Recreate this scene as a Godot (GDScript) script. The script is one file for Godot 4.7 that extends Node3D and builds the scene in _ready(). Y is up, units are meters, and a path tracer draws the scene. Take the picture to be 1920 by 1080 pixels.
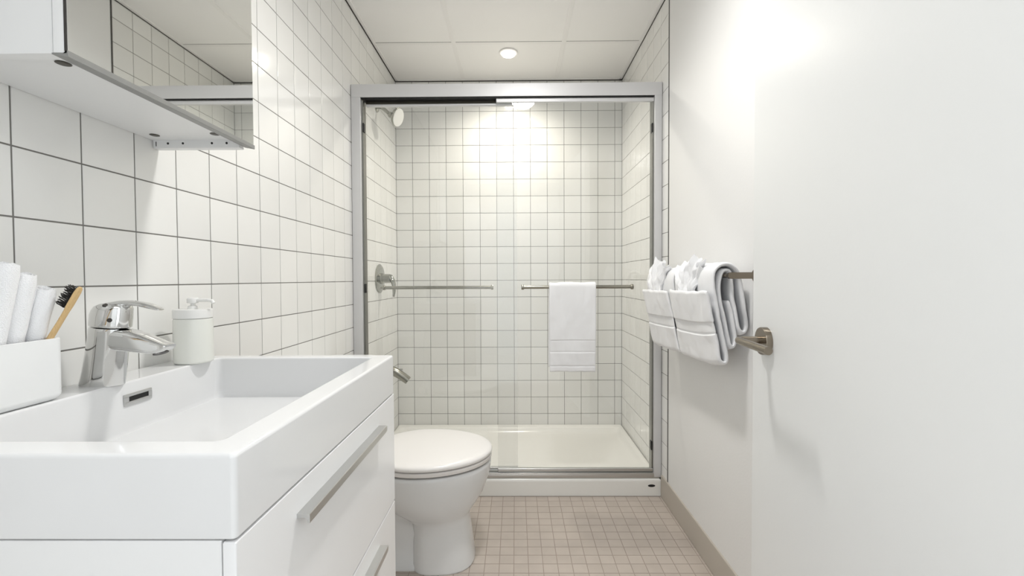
extends Node3D
# A small white-tiled bathroom seen from its doorway. Eye level is y = 0; the floor lies at FLOOR.

const T := 0.111            # pitch of the wall tiles
const XL := -0.784          # face of the left wall
const XR := 0.7032          # face of the right wall
const ZB := -2.901          # face of the back wall
const ZF := 0.03            # inner face of the door wall
const FLOOR := -1.054
const CEIL := 1.30
const ROW0 := -0.0111       # height of a horizontal joint
const ZCURB := -2.10        # front of the shower curb
const TOP := -0.183         # top of the washbasin

var M := {}
var rng := RandomNumberGenerator.new()
var cam: Camera3D
var tile_cache := {}

# ------------------------------------------------------------------ mesh building
class Shape:
	var p := PackedVector3Array()      # triangles, counter-clockwise seen from outside

	func tri(a: Vector3, b: Vector3, c: Vector3) -> void:
		p.append(a); p.append(b); p.append(c)

	func quad(a: Vector3, b: Vector3, c: Vector3, d: Vector3) -> void:
		tri(a, b, c); tri(a, c, d)

	func facing(pts: Array, out: Vector3) -> void:
		var n: Vector3 = (pts[1] - pts[0]).cross(pts[2] - pts[0])
		var q := pts.duplicate()
		if n.dot(out) < 0.0:
			q.reverse()
		for i in range(1, q.size() - 1):
			tri(q[0], q[i], q[i + 1])

	func box(c: Vector3, s: Vector3, bevel := 0.002) -> void:
		var h := s * 0.5
		var b := minf(bevel, minf(h.x, minf(h.y, h.z)) * 0.95)
		var cor := func(sx: float, sy: float, sz: float, k: int) -> Vector3:
			var v := Vector3(sx * (h.x - b), sy * (h.y - b), sz * (h.z - b))
			if k == 0: v.x = sx * h.x
			elif k == 1: v.y = sy * h.y
			else: v.z = sz * h.z
			return c + v
		for a in 3:
			for sg in [-1.0, 1.0]:
				var pts := []
				for uv in [[-1.0, -1.0], [1.0, -1.0], [1.0, 1.0], [-1.0, 1.0]]:
					var s3 := Vector3.ZERO
					s3[a] = sg; s3[(a + 1) % 3] = uv[0]; s3[(a + 2) % 3] = uv[1]
					pts.append(cor.call(s3.x, s3.y, s3.z, a))
				var o := Vector3.ZERO
				o[a] = sg
				facing(pts, o)
		for a in 3:
			var u := (a + 1) % 3
			var w := (a + 2) % 3
			for su in [-1.0, 1.0]:
				for sw in [-1.0, 1.0]:
					var e0 := Vector3.ZERO
					e0[a] = -1.0; e0[u] = su; e0[w] = sw
					var e1 := e0
					e1[a] = 1.0
					var o := Vector3.ZERO
					o[u] = su; o[w] = sw
					facing([cor.call(e0.x, e0.y, e0.z, u), cor.call(e1.x, e1.y, e1.z, u), cor.call(e1.x, e1.y, e1.z, w), cor.call(e0.x, e0.y, e0.z, w)], o)
		for sx in [-1.0, 1.0]:
			for sy in [-1.0, 1.0]:
				for sz in [-1.0, 1.0]:
					facing([cor.call(sx, sy, sz, 0), cor.call(sx, sy, sz, 1), cor.call(sx, sy, sz, 2)], Vector3(sx, sy, sz))

	func span(a: Vector3, b: Vector3, bevel := 0.002) -> void:
		box((a + b) * 0.5, (b - a).abs(), bevel)

	func loft(loops: Array, cap0 := true, cap1 := true) -> void:
		var n: int = loops[0].size()
		for k in loops.size() - 1:
			var a: PackedVector3Array = loops[k]
			var b: PackedVector3Array = loops[k + 1]
			for i in n:
				var j := (i + 1) % n
				quad(a[i], a[j], b[j], b[i])
		if cap0: fan(loops[0], true)
		if cap1: fan(loops[-1], false)

	func fan(l: PackedVector3Array, back: bool) -> void:
		var c := Vector3.ZERO
		for v in l: c += v
		c /= l.size()
		for i in l.size():
			var j := (i + 1) % l.size()
			if back: tri(c, l[j], l[i])
			else: tri(c, l[i], l[j])

	# profile: (radius, height) pairs along the axis
	func lathe(prof: Array, xf: Transform3D, n := 32, sx := 1.0, sz := 1.0) -> void:
		var loops := []
		for q in prof:
			var l := PackedVector3Array()
			for i in n:
				var a := TAU * i / n
				l.append(xf * Vector3(q[0] * cos(a) * sx, q[1], -q[0] * sin(a) * sz))
			loops.append(l)
		loft(loops, true, true)

	func tube(path: PackedVector3Array, r: float, n := 16, radii := []) -> void:
		var loops := []
		var up := Vector3(0.13, 0.9, 0.31).normalized()
		for k in path.size():
			var d: Vector3 = (path[mini(k + 1, path.size() - 1)] - path[maxi(k - 1, 0)]).normalized()
			var x := up.cross(d)
			if x.length() < 0.05: x = Vector3.RIGHT.cross(d)
			x = x.normalized()
			var y := d.cross(x)
			var rr: float = radii[k] if radii.size() else r
			var l := PackedVector3Array()
			for i in n:
				var a := TAU * i / n
				l.append(path[k] + x * cos(a) * rr + y * sin(a) * rr)
			loops.append(l)
		loft(loops)

	func add(o: Shape, xf: Transform3D) -> void:
		for v in o.p: p.append(xf * v)

	# normals weighted by area, joined where faces meet at less than the given angle
	func mesh(angle := 50.0) -> ArrayMesh:
		var n := p.size()
		var fn := PackedVector3Array()
		fn.resize(n / 3)
		var at := {}
		for f in n / 3:
			fn[f] = (p[f * 3 + 1] - p[f * 3]).cross(p[f * 3 + 2] - p[f * 3])
			for k in 3:
				var key := Vector3i((p[f * 3 + k] * 20000.0).round())
				if at.has(key): at[key].append(f)
				else: at[key] = PackedInt32Array([f])
		var c := cos(deg_to_rad(angle))
		var nn := PackedVector3Array()
		nn.resize(n)
		var pp := PackedVector3Array()
		pp.resize(n)
		for f in n / 3:
			var u := fn[f].normalized()
			for k in 3:
				var key := Vector3i((p[f * 3 + k] * 20000.0).round())
				var s := Vector3.ZERO
				for g in at[key]:
					if fn[g].normalized().dot(u) > c: s += fn[g]
				var w: int = f * 3 + [0, 2, 1][k]
				nn[w] = s.normalized() if s.length_squared() > 0.0 else Vector3.UP
				pp[w] = p[f * 3 + k]
		var arr := []
		arr.resize(Mesh.ARRAY_MAX)
		arr[Mesh.ARRAY_VERTEX] = pp
		arr[Mesh.ARRAY_NORMAL] = nn
		var m := ArrayMesh.new()
		m.add_surface_from_arrays(Mesh.PRIMITIVE_TRIANGLES, arr)
		return m


func rrect(cx: float, cz: float, hx: float, hz: float, r: float, y: float, n := 6) -> PackedVector3Array:
	var l := PackedVector3Array()
	for q in 4:
		var sx: float = [1.0, -1.0, -1.0, 1.0][q]
		var sz: float = [-1.0, -1.0, 1.0, 1.0][q]
		for i in n + 1:
			var a := PI * 0.5 * (q + float(i) / n)
			l.append(Vector3(cx + sx * (hx - r) + r * cos(a), y, cz + sz * (hz - r) - r * sin(a)))
	return l


func ellipse(cx: float, cz: float, rx: float, rz: float, y: float, n := 40) -> PackedVector3Array:
	var l := PackedVector3Array()
	for i in n:
		var a := TAU * i / n
		l.append(Vector3(cx + rx * cos(a), y, cz - rz * sin(a)))
	return l


func smooth_path(pts: Array, per := 8) -> Array:
	var out := []
	for i in pts.size() - 1:
		var a = pts[maxi(i - 1, 0)]
		var b = pts[i]
		var c = pts[i + 1]
		var d = pts[mini(i + 2, pts.size() - 1)]
		for k in per:
			out.append(b.cubic_interpolate(c, a, d, float(k) / per))
	out.append(pts[-1])
	return out


func axis_to(at: Vector3, dir: Vector3) -> Transform3D:   # y axis turned to dir
	var y := dir.normalized()
	var x := y.cross(Vector3(0.21, 0.35, 0.91)).normalized()
	return Transform3D(Basis(x, y, x.cross(y)), at)


# ------------------------------------------------------------------ nodes
func part(called: String, s: Shape, m: Material, parent: Node, angle := 50.0) -> MeshInstance3D:
	var o := MeshInstance3D.new()
	o.name = called
	o.mesh = s.mesh(angle)
	o.material_override = m
	parent.add_child(o, true)
	if parent is Node3D and parent != self:
		# shapes are written in room coordinates; bring them into the parent's own
		var back := Transform3D()
		var up: Node = parent
		while up != self:
			back = up.transform * back
			up = up.get_parent()
		o.transform = back.affine_inverse()
	return o


func thing(called: String, label: String, category: String, at: Vector3, group := "") -> Node3D:
	var o := Node3D.new()
	o.name = called
	o.position = at
	o.set_meta("label", label)
	o.set_meta("category", category)
	if group: o.set_meta("group", group)
	add_child(o, true)
	return o


func tag(o: Node, label: String, category: String, group := "") -> Node:
	o.set_meta("label", label)
	o.set_meta("category", category)
	if group: o.set_meta("group", group)
	return o


func struct(called: String, label: String, category: String) -> Node3D:
	var o := Node3D.new()
	o.name = called
	o.set_meta("kind", "structure")
	o.set_meta("label", label)
	o.set_meta("category", category)
	add_child(o, true)
	return o


# ------------------------------------------------------------------ materials
func mat(called: String, c: Color, rough: float, metal := 0.0, spec := 0.5) -> StandardMaterial3D:
	var m := StandardMaterial3D.new()
	m.resource_name = called
	m.albedo_color = c
	m.roughness = rough
	m.metallic = metal
	m.metallic_specular = spec
	M[called] = m
	return m


func noise_tex(freq: float, seed_: int, lo: Color, hi: Color, size := 512, octaves := 4) -> NoiseTexture2D:
	var n := FastNoiseLite.new()
	n.noise_type = FastNoiseLite.TYPE_SIMPLEX_SMOOTH
	n.seed = seed_
	n.frequency = freq
	n.fractal_octaves = octaves
	var t := NoiseTexture2D.new()
	t.width = size
	t.height = size
	t.seamless = true
	t.noise = n
	var g := Gradient.new()
	g.set_color(0, lo)
	g.set_color(1, hi)
	t.color_ramp = g
	return t


func relief(m: StandardMaterial3D, t: Texture2D, cm: float, scale: float) -> void:
	m.heightmap_enabled = true
	m.heightmap_texture = t
	m.heightmap_scale = cm
	m.uv1_triplanar = true
	m.uv1_world_triplanar = true
	m.uv1_scale = Vector3.ONE * scale


func materials() -> void:
	var bw := noise_tex(0.03, 5, Color.BLACK, Color.WHITE)
	var fine := noise_tex(0.09, 8, Color.BLACK, Color.WHITE)
	for k in 3:
		var d: float = [0.0, 0.008, -0.010][k]
		mat("tile_glaze_%d" % k, Color(0.940 + d, 0.939 + d, 0.929 + d), 0.10)
		mat("floor_clay_%d" % k, Color(0.765 + d * 0.6, 0.722 + d * 0.6, 0.685 + d * 0.6), 0.55)
		var f: StandardMaterial3D = M["floor_clay_%d" % k]
		f.albedo_texture = noise_tex(0.012, 31 + k, Color(0.95, 0.95, 0.95), Color(1, 1, 1), 512, 5)
		f.uv1_triplanar = true
		f.uv1_world_triplanar = true
		f.uv1_scale = Vector3.ONE * 1.3
	mat("grout", Color(0.50, 0.49, 0.475), 0.9)
	mat("floor_grout", Color(0.64, 0.59, 0.55), 0.9)
	relief(mat("wall_paint", Color(0.935, 0.934, 0.931), 0.45), bw, 0.012, 6.0)
	relief(mat("door_paint", Color(0.915, 0.919, 0.917), 0.30, 0.0, 0.4), bw, 0.006, 5.0)
	relief(mat("ceiling_panel", Color(0.975, 0.971, 0.967), 0.8), fine, 0.02, 5.0)
	mat("ceiling_bar", Color(0.96, 0.955, 0.95), 0.5)
	mat("shade_grey", Color(0.45, 0.44, 0.43), 0.8)
	mat("unseen_hall_floor", Color(0.90, 0.89, 0.87), 0.6)  # kept pale to bounce light up into the bathroom
	mat("painted_shade_line", Color(0.17, 0.16, 0.15), 0.7)
	mat("edge_strip", Color(0.27, 0.26, 0.25), 0.4, 0.6)
	mat("baseboard", Color(0.745, 0.715, 0.675), 0.5)
	mat("lacquer", Color(0.965, 0.967, 0.97), 0.18)
	mat("carcass", Color(0.95, 0.952, 0.952), 0.35)
	mat("ceramic", Color(0.92, 0.922, 0.924), 0.08)
	mat("seat_plastic", Color(0.94, 0.93, 0.92), 0.16)
	mat("toilet_ceramic", Color(0.91, 0.915, 0.915), 0.08)
	mat("tray_acrylic", Color(0.95, 0.947, 0.93), 0.2)
	mat("chrome", Color(0.86, 0.86, 0.855), 0.06, 1.0)
	mat("satin_aluminium", Color(0.80, 0.80, 0.795), 0.32, 1.0)
	mat("frame_aluminium", Color(0.86, 0.86, 0.865), 0.45, 0.4)
	mat("channel_metal", Color(0.52, 0.52, 0.50), 0.3, 0.9)
	mat("track_dark", Color(0.30, 0.29, 0.26), 0.35, 0.8)
	mat("shower_chrome", Color(0.66, 0.66, 0.63), 0.10, 1.0)
	mat("bar_metal", Color(0.62, 0.61, 0.57), 0.22, 1.0)
	mat("brushed_nickel", Color(0.54, 0.505, 0.455), 0.25, 1.0)
	mat("mirror", Color(0.93, 0.935, 0.93), 0.015, 1.0)
	mat("rail_grey", Color(0.55, 0.55, 0.54), 0.4)
	mat("rubber", Color(0.06, 0.06, 0.06), 0.6)
	mat("matte_white", Color(0.93, 0.935, 0.935), 0.45)
	mat("pump_plastic", Color(0.93, 0.93, 0.92), 0.35)
	mat("frosted_bottle", Color(0.92, 0.925, 0.90), 0.25)
	mat("bristle", Color(0.10, 0.09, 0.08), 0.6)
	mat("lamp_glow", Color(1, 1, 1), 0.4)
	M.lamp_glow.emission_enabled = true
	M.lamp_glow.emission = Color(1.0, 0.97, 0.92)
	M.lamp_glow.emission_energy_multiplier = 4.0
	mat("fill_panel_glow", Color(1, 1, 1), 0.6)  # glow of the added fill panels in the hall
	M.fill_panel_glow.emission_enabled = true
	M.fill_panel_glow.emission = Color(0.95, 0.98, 1.0)
	M.fill_panel_glow.emission_energy_multiplier = 0.4
	var g := mat("glass", Color(0.60, 0.66, 0.66, 0.05), 0.02)
	g.transparency = BaseMaterial3D.TRANSPARENCY_ALPHA
	var b := mat("bamboo", Color(0.92, 0.79, 0.58), 0.5)
	b.albedo_texture = noise_tex(0.03, 77, Color(0.86, 0.84, 0.80), Color(1, 1, 1), 256)
	b.uv1_triplanar = true
	b.uv1_scale = Vector3(60, 6, 60)
	var t := mat("terry", Color(0.97, 0.972, 0.978), 0.95, 0.0, 0.1)
	relief(t, noise_tex(0.14, 12, Color.BLACK, Color.WHITE, 512, 3), 0.10, 7.0)
	t.rim_enabled = true
	t.rim = 0.3


# ------------------------------------------------------------------ tiles
func tile_mesh(w: float, h: float, th: float, bev: float) -> Mesh:
	var key := "%.4f %.4f %.4f" % [w, h, th]
	if not tile_cache.has(key):
		var s := Shape.new()
		tile_shape(s, Transform3D(), w, h, th, bev)
		tile_cache[key] = s.mesh(50.0)
	return tile_cache[key]


func tile_shape(s: Shape, xf: Transform3D, w: float, h: float, th: float, bev: float) -> void:
	var r := [Vector2(-1, -1), Vector2(1, -1), Vector2(1, 1), Vector2(-1, 1)]
	var loops := []
	for k in 3:
		var l := PackedVector3Array()
		for v in r:
			var q := Vector2(v.x * (w * 0.5 - (bev if k == 2 else 0.0)), v.y * (h * 0.5 - (bev if k == 2 else 0.0)))
			l.append(xf * Vector3(q.x, q.y, [0.0, th - bev * 0.7, th][k]))
		loops.append(l)
	s.loft(loops, false, false)
	s.quad(loops[2][0], loops[2][1], loops[2][2], loops[2][3])


# spots: [centre on the bed, width, height, seen]; basis z points out of the wall
func lay(parent: Node3D, called: String, spots: Array, basis: Basis, th: float, bev: float, mats: String, most: int) -> void:
	var ranked := []
	for k in spots.size():
		var v := cam.global_transform.affine_inverse() * (spots[k][0] as Vector3)
		var size := 0.0
		if v.z < -0.05:
			var face: float = absf(basis.z.dot(((spots[k][0] as Vector3) - cam.position).normalized()))
			var sx := 821.86 * v.x / -v.z
			var sy := 821.86 * v.y / -v.z
			if absf(sx) < 1000 and absf(sy) < 580 and spots[k][3]:
				size = face / (v.z * v.z)
		ranked.append([size, k])
	ranked.sort_custom(func(a, b): return a[0] > b[0])
	var rest := Shape.new()
	for n in ranked.size():
		var s = spots[ranked[n][1]]
		var tilt := Basis(Vector3(rng.randf_range(-1, 1), rng.randf_range(-1, 1), 0.001).normalized(), rng.randf_range(0.0, 0.0022))
		var xf := Transform3D(basis * tilt, s[0])
		if n < most and ranked[n][0] > 0.0:
			var o := MeshInstance3D.new()
			o.name = called
			o.mesh = tile_mesh(s[1], s[2], th, bev)
			o.material_override = M["%s_%d" % [mats, rng.randi() % 3]]
			o.transform = xf
			parent.add_child(o, true)
		else:
			tile_shape(rest, xf, s[1], s[2], th, bev)
	if rest.p.size():
		var o := part(called + "_field", rest, M[mats + "_0"], parent)
		o.set_meta("kind", "stuff")


# cuts a run of tiles: joints at start + k * pitch, kept within lo..hi
func cuts(start: float, pitch: float, lo: float, hi: float) -> Array:
	var out := []
	var k := floori((lo - start) / pitch)
	while start + k * pitch < hi - 0.004:
		var a := maxf(lo, start + k * pitch)
		var b := minf(hi, start + (k + 1) * pitch)
		if b - a > 0.012: out.append([a, b])
		k += 1
	return out


func _ready() -> void:
	rng.seed = 11
	cam = Camera3D.new()
	cam.name = "camera"
	add_child(cam)
	cam.fov = rad_to_deg(2.0 * atan(540.0 / 821.855))
	cam.near = 0.02
	cam.far = 60.0
	cam.transform.basis = Basis(Vector3.UP, 0.00779458) * Basis(Vector3.RIGHT, -0.02153553) * Basis(Vector3.BACK, -0.00425217)
	var we := WorldEnvironment.new()
	we.name = "surroundings"
	var env := Environment.new()
	env.background_mode = Environment.BG_COLOR
	env.background_color = Color(0.75, 0.80, 0.86)
	env.background_energy_multiplier = 0.6
	env.tonemap_mode = Environment.TONE_MAPPER_LINEAR
	env.tonemap_exposure = 1.25
	env.sdfgi_enabled = true
	env.ssao_enabled = true
	env.ssil_enabled = true
	we.environment = env
	add_child(we)
	materials()
	var power := [1.20, 1.62, 0.62, 0.75, 0.62]   # shower lamp, unseen near lamp, added fill: hall panel, left and right panes
	downlight(Vector3(-0.035, CEIL, -2.55), power[0], 77.0, 1.0, Color(1.0, 0.978, 0.925), "round recessed ceiling downlight glowing above the shower")
	downlight(Vector3(0.06, CEIL, -1.17), power[1], 88.0, 2.4, Color(1.0, 0.995, 0.985), "unseen ceiling downlight nearer the doorway, placed to light the near part of the room")  # lamp out of view; size and place chosen to light the near room
	hall(power[2], [power[3], power[4]])
	room()
	enclosure()
	tray()
	fittings()
	vanity()
	basin_items()
	mirror_cabinet()
	toilet()
	towels()


# ------------------------------------------------------------------ lamps, and the unseen hall with its fill lights
func downlight(at: Vector3, energy: float, spread: float, big: float, c: Color, label: String) -> void:
	var t := thing("downlight", label, "ceiling light", at, "recessed downlights")
	var s := Shape.new()
	s.lathe([[0.036, -0.001], [0.050, 0.0], [0.054, -0.002], [0.054, -0.004], [0.050, -0.006], [0.041, -0.007], [0.037, -0.004]], Transform3D(Basis.from_scale(Vector3(big, 1, big)), at), 40)
	part("trim_ring", s, M.ceiling_bar, t)
	s = Shape.new()
	s.lathe([[0.0, -0.011], [0.02, -0.0105], [0.032, -0.008], [0.037, -0.004], [0.037, 0.0]], Transform3D(Basis(Vector3.RIGHT, PI) * Basis.from_scale(Vector3(big, 1, big)), at + Vector3(0, -0.0145, 0)), 32)
	part("glowing_lens", s, M.lamp_glow, t)
	var l := SpotLight3D.new()
	l.name = "downlight_beam"
	l.light_color = c
	l.light_energy = energy
	l.spot_range = 8.0
	l.spot_attenuation = 2.0
	l.spot_angle = spread
	l.spot_angle_attenuation = 1.0
	l.light_size = 0.04 * big
	l.shadow_enabled = true
	l.position = Vector3(0, -0.022, 0)
	l.rotation.x = -PI / 2
	t.add_child(l)


func hall(energy: float, side_fill: Array) -> void:  # hall out of view; pale surfaces and lamps added to fill the bathroom
	var s := Shape.new()
	s.span(Vector3(-1.1, FLOOR - 0.1, 0.15), Vector3(1.3, FLOOR, 1.75), 0.001)
	part("floor_unseen_hall", s, M.unseen_hall_floor, self).set_meta("kind", "structure")
	s = Shape.new()
	s.span(Vector3(-1.1, CEIL, 0.15), Vector3(1.3, CEIL + 0.1, 1.75), 0.001)
	part("ceiling_unseen_hall", s, M.wall_paint, self).set_meta("kind", "structure")
	for k in 2:
		s = Shape.new()
		var x: float = [-1.2, 1.3][k]
		s.span(Vector3(x, FLOOR - 0.1, 0.15), Vector3(x + 0.1, CEIL + 0.1, 1.75), 0.001)
		part(["wall_unseen_hall_left", "wall_unseen_hall_right"][k], s, M.wall_paint, self).set_meta("kind", "structure")
	s = Shape.new()
	s.span(Vector3(-1.2, FLOOR - 0.1, 1.75), Vector3(1.4, CEIL + 0.1, 1.85), 0.001)
	part("wall_unseen_hall_end", s, M.wall_paint, self).set_meta("kind", "structure")
	var t := thing("added_ceiling_light", "added flat ceiling light in the unseen hall, fill for the bathroom", "ceiling light", Vector3(0.05, CEIL, 0.56))  # added lamp, out of view, sending fill through the doorway
	s = Shape.new()
	s.span(Vector3(-0.58, CEIL - 0.012, 0.22), Vector3(0.68, CEIL - 0.001, 0.90), 0.003)
	part("frame", s, M.ceiling_bar, t)
	s = Shape.new()
	s.span(Vector3(-0.56, CEIL - 0.014, 0.24), Vector3(0.66, CEIL - 0.010, 0.88), 0.001)
	part("diffuser", s, M.fill_panel_glow, t)
	var l := AreaLight3D.new()
	l.name = "panel_fill_light"
	l.area_size = Vector2(1.2, 0.62)
	l.light_energy = energy
	l.light_color = Color(0.98, 0.99, 1.0)
	l.set("area_range", 8.0)
	l.shadow_enabled = true
	l.rotation.x = -PI / 2
	l.position = Vector3(0, -0.02, 0)
	t.add_child(l)
	var at := [Vector3(-1.085, 0.10, 0.95), Vector3(1.285, 0.10, 0.95)]
	var wide := [1.2, 1.2]
	for k in 2:  # two glowing side panes added as fill for the bathroom
		var w := struct("added_window_%d" % (k + 1), ["added glowing pane on the left of the unseen hall, for fill light", "added glowing pane on the right of the unseen hall, for fill light"][k], "added_window")
		w.position = at[k]
		w.rotation.y = [PI / 2, -PI / 2][k]
		s = Shape.new()
		var hw: float = wide[k] / 2
		s.span(Vector3(-hw, -0.95, -0.012), Vector3(hw, 0.95, -0.002), 0.002)
		loc("fill_pane", s, M.fill_panel_glow, w)
		s = Shape.new()
		for e in [[-hw - 0.05, -1.0, -hw, 1.0], [hw, -1.0, hw + 0.05, 1.0], [-hw, 0.95, hw, 1.0], [-hw, -1.0, hw, -0.95]]:
			s.span(Vector3(e[0], e[1], -0.014), Vector3(e[2], e[3], 0.012), 0.003)
		loc("fill_pane_frame", s, M.wall_paint, w)
		l = AreaLight3D.new()
		l.name = "side_fill_light"
		l.area_size = Vector2(wide[k], 1.9)
		l.light_energy = side_fill[k]
		l.light_color = Color(0.97, 0.985, 1.0)
		l.set("area_range", 8.0)
		l.shadow_enabled = true
		l.rotation.y = PI
		l.position = Vector3(0, 0, 0.02)
		w.add_child(l)


# ------------------------------------------------------------------ shell
func room() -> void:
	var th := 0.006
	var deep := 0.0045     # grout lies this far behind the tile faces
	var gap := 0.0028
	# left wall
	var w := struct("wall_left", "left wall of square white glazed tiles with grey joints", "wall")
	var s := Shape.new()
	s.span(Vector3(XL - 0.1, FLOOR - 0.1, ZB - 0.1), Vector3(XL - 0.0016, CEIL + 0.1, 0.15), 0.001)
	part("grout_bed", s, M.grout, w)
	var spots := []
	var rows := cuts(ROW0, T, FLOOR, CEIL)
	for c in cuts(-0.6818, T, ZB, ZF):
		for r in rows:
			var seen: bool = not (c[0] > -1.5 and r[1] < TOP + 0.01) and not (c[0] > -1.62 and r[0] < -0.8) and not (c[0] > -0.93 and r[0] > 0.32)
			spots.append([Vector3(XL - th, (r[0] + r[1]) / 2, (c[0] + c[1]) / 2), c[1] - c[0] - gap, r[1] - r[0] - gap, seen])
	lay(w, "tile", spots, Basis(Vector3(0, 0, -1), Vector3.UP, Vector3.RIGHT), th, 0.0012, "tile_glaze", 300)
	# back wall
	w = struct("wall_back", "back wall of the shower in square white tiles", "wall")
	s = Shape.new()
	s.span(Vector3(XL - 0.1, FLOOR - 0.1, ZB - 0.1), Vector3(XR + 0.1, CEIL + 0.1, ZB - 0.0016), 0.001)
	part("grout_bed", s, M.grout, w)
	spots = []
	for c in cuts(XL - 0.0025, T, XL, XR):
		for r in cuts(ROW0, T, -0.985, CEIL):
			spots.append([Vector3((c[0] + c[1]) / 2, (r[0] + r[1]) / 2, ZB - th), c[1] - c[0] - gap, r[1] - r[0] - gap, true])
	lay(w, "tile", spots, Basis(), th, 0.0012, "tile_glaze", 300)
	# right wall: tiled in the shower, painted towards the door
	w = struct("wall_right", "right wall, tiled in the shower and painted white towards the door", "wall")
	s = Shape.new()
	s.span(Vector3(XR + 0.0016, FLOOR - 0.1, ZB - 0.1), Vector3(XR + 0.1, CEIL + 0.1, -2.022), 0.0005)
	part("grout_bed", s, M.grout, w)
	s = Shape.new()
	s.span(Vector3(XR, FLOOR - 0.1, -2.020), Vector3(XR + 0.1, CEIL + 0.1, 0.15), 0.0005)
	part("painted_wall", s, M.wall_paint, w)
	spots = []
	for c in cuts(-2.0235, T, ZB, -2.0235):
		for r in cuts(ROW0, T, -0.985, CEIL):
			spots.append([Vector3(XR + th, (r[0] + r[1]) / 2, (c[0] + c[1]) / 2), c[1] - c[0] - gap, r[1] - r[0] - gap, true])
	lay(w, "tile", spots, Basis(Vector3(0, 0, 1), Vector3.UP, Vector3.LEFT), th, 0.0012, "tile_glaze", 200)
	s = Shape.new()
	s.span(Vector3(XR - 0.0015, -0.947, -2.0240), Vector3(XR + 0.01, CEIL, -2.0155), 0.0005)
	part("trim_1", s, M.edge_strip, self).set_meta("kind", "structure")
	# door wall with the doorway the picture is taken from
	w = struct("wall_front", "painted wall with the open doorway", "wall")
	s = Shape.new()
	s.span(Vector3(XL - 0.1, FLOOR - 0.1, ZF), Vector3(-0.50, CEIL + 0.1, 0.15), 0.001)
	s.span(Vector3(0.455, FLOOR - 0.1, ZF), Vector3(XR + 0.1, CEIL + 0.1, 0.15), 0.001)
	s.span(Vector3(-0.50, 1.0, ZF), Vector3(0.455, CEIL + 0.1, 0.15), 0.001)
	part("painted_wall", s, M.wall_paint, w)
	# floor
	w = struct("floor", "floor of small square beige-pink mosaic tiles", "floor")
	s = Shape.new()
	s.span(Vector3(XL - 0.1, FLOOR - 0.1, ZB - 0.1), Vector3(XR + 0.1, FLOOR - 0.0012, 0.15), 0.001)
	part("grout_bed", s, M.floor_grout, w)
	spots = []
	for c in cuts(-0.0099, 0.0537, XL, XR):
		for r in cuts(-1.5466, 0.0509, ZCURB + 0.002, 0.15):
			var seen: bool = r[1] < -1.5 and c[1] > -0.2 and not (c[1] < -0.2 and r[0] > -1.75)
			spots.append([Vector3((c[0] + c[1]) / 2, FLOOR - 0.006, (r[0] + r[1]) / 2), c[1] - c[0] - 0.0028, r[1] - r[0] - 0.0028, seen])
	lay(w, "floor_tile", spots, Basis(Vector3.RIGHT, Vector3(0, 0, -1), Vector3.UP), 0.006, 0.0008, "floor_clay", 300)
	# ceiling of lay-in panels
	w = struct("ceiling", "suspended ceiling of white lay-in panels in a thin grid", "ceiling")
	s = Shape.new()
	s.span(Vector3(XL - 0.1, CEIL + 0.012, ZB - 0.1), Vector3(XR + 0.1, CEIL + 0.1, 0.15), 0.001)
	part("slab", s, M.ceiling_panel, w)
	var bx := [XL, -0.335, 0.272, XR]
	var bz := [ZB, -2.447, -1.84, -1.233, -0.626, ZF]
	for i in 3:
		for k in 5:
			s = Shape.new()
			s.span(Vector3(bx[i] + 0.002, CEIL, bz[k] + 0.002), Vector3(bx[i + 1] - 0.002, CEIL + 0.012, bz[k + 1] - 0.002), 0.0015)
			part("ceiling_panel", s, M.ceiling_panel, w)
	for x in [-0.335, 0.272]:
		s = Shape.new()
		s.span(Vector3(x - 0.012, CEIL - 0.0022, ZB), Vector3(x + 0.012, CEIL + 0.004, ZF), 0.0006)
		part("grid_bar", s, M.ceiling_bar, w)
	for z in [-2.447, -1.84, -1.233, -0.626]:
		s = Shape.new()
		s.span(Vector3(XL, CEIL - 0.0018, z - 0.012), Vector3(XR, CEIL + 0.004, z + 0.012), 0.0006)
		part("grid_bar", s, M.ceiling_bar, w)
		s = Shape.new()
		s.span(Vector3(XL + 0.02, CEIL - 0.0004, z + 0.0118), Vector3(XR - 0.02, CEIL + 0.002, z + 0.0145), 0.0001)
		part("painted_shade_line", s, M.shade_grey, w)  # solid dark strip painting the line of shade beside each bar
	s = Shape.new()
	s.span(Vector3(XL, CEIL - 0.003, ZB), Vector3(XL + 0.020, CEIL + 0.002, ZF), 0.0006)
	s.span(Vector3(XR - 0.020, CEIL - 0.003, ZB), Vector3(XR, CEIL + 0.002, ZF), 0.0006)
	s.span(Vector3(XL, CEIL - 0.003, ZB), Vector3(XR, CEIL + 0.002, ZB + 0.020), 0.0006)
	part("wall_angle", s, M.ceiling_bar, w)
	s = Shape.new()
	s.span(Vector3(XL, CEIL - 0.008, ZB), Vector3(XL + 0.004, CEIL - 0.003, ZF), 0.0005)
	s.span(Vector3(XR - 0.003, CEIL - 0.007, -2.02), Vector3(XR, CEIL - 0.003, ZB), 0.0005)
	s.span(Vector3(XL, CEIL - 0.008, ZB), Vector3(XR, CEIL - 0.003, ZB + 0.004), 0.0005)
	part("painted_shade_line", s, M.painted_shade_line, w)  # shade under the wall angle, put in as a dark strip
	# baseboard on the right wall
	s = Shape.new()
	s.span(Vector3(XR - 0.007, FLOOR, ZCURB + 0.001), Vector3(XR + 0.004, -0.947, ZF), 0.003)
	part("baseboard_right", s, M.baseboard, self).set_meta("kind", "structure")
	# open door
	w = struct("door_1", "plain white flush door standing open at the right, with a lever handle", "door")
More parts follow.
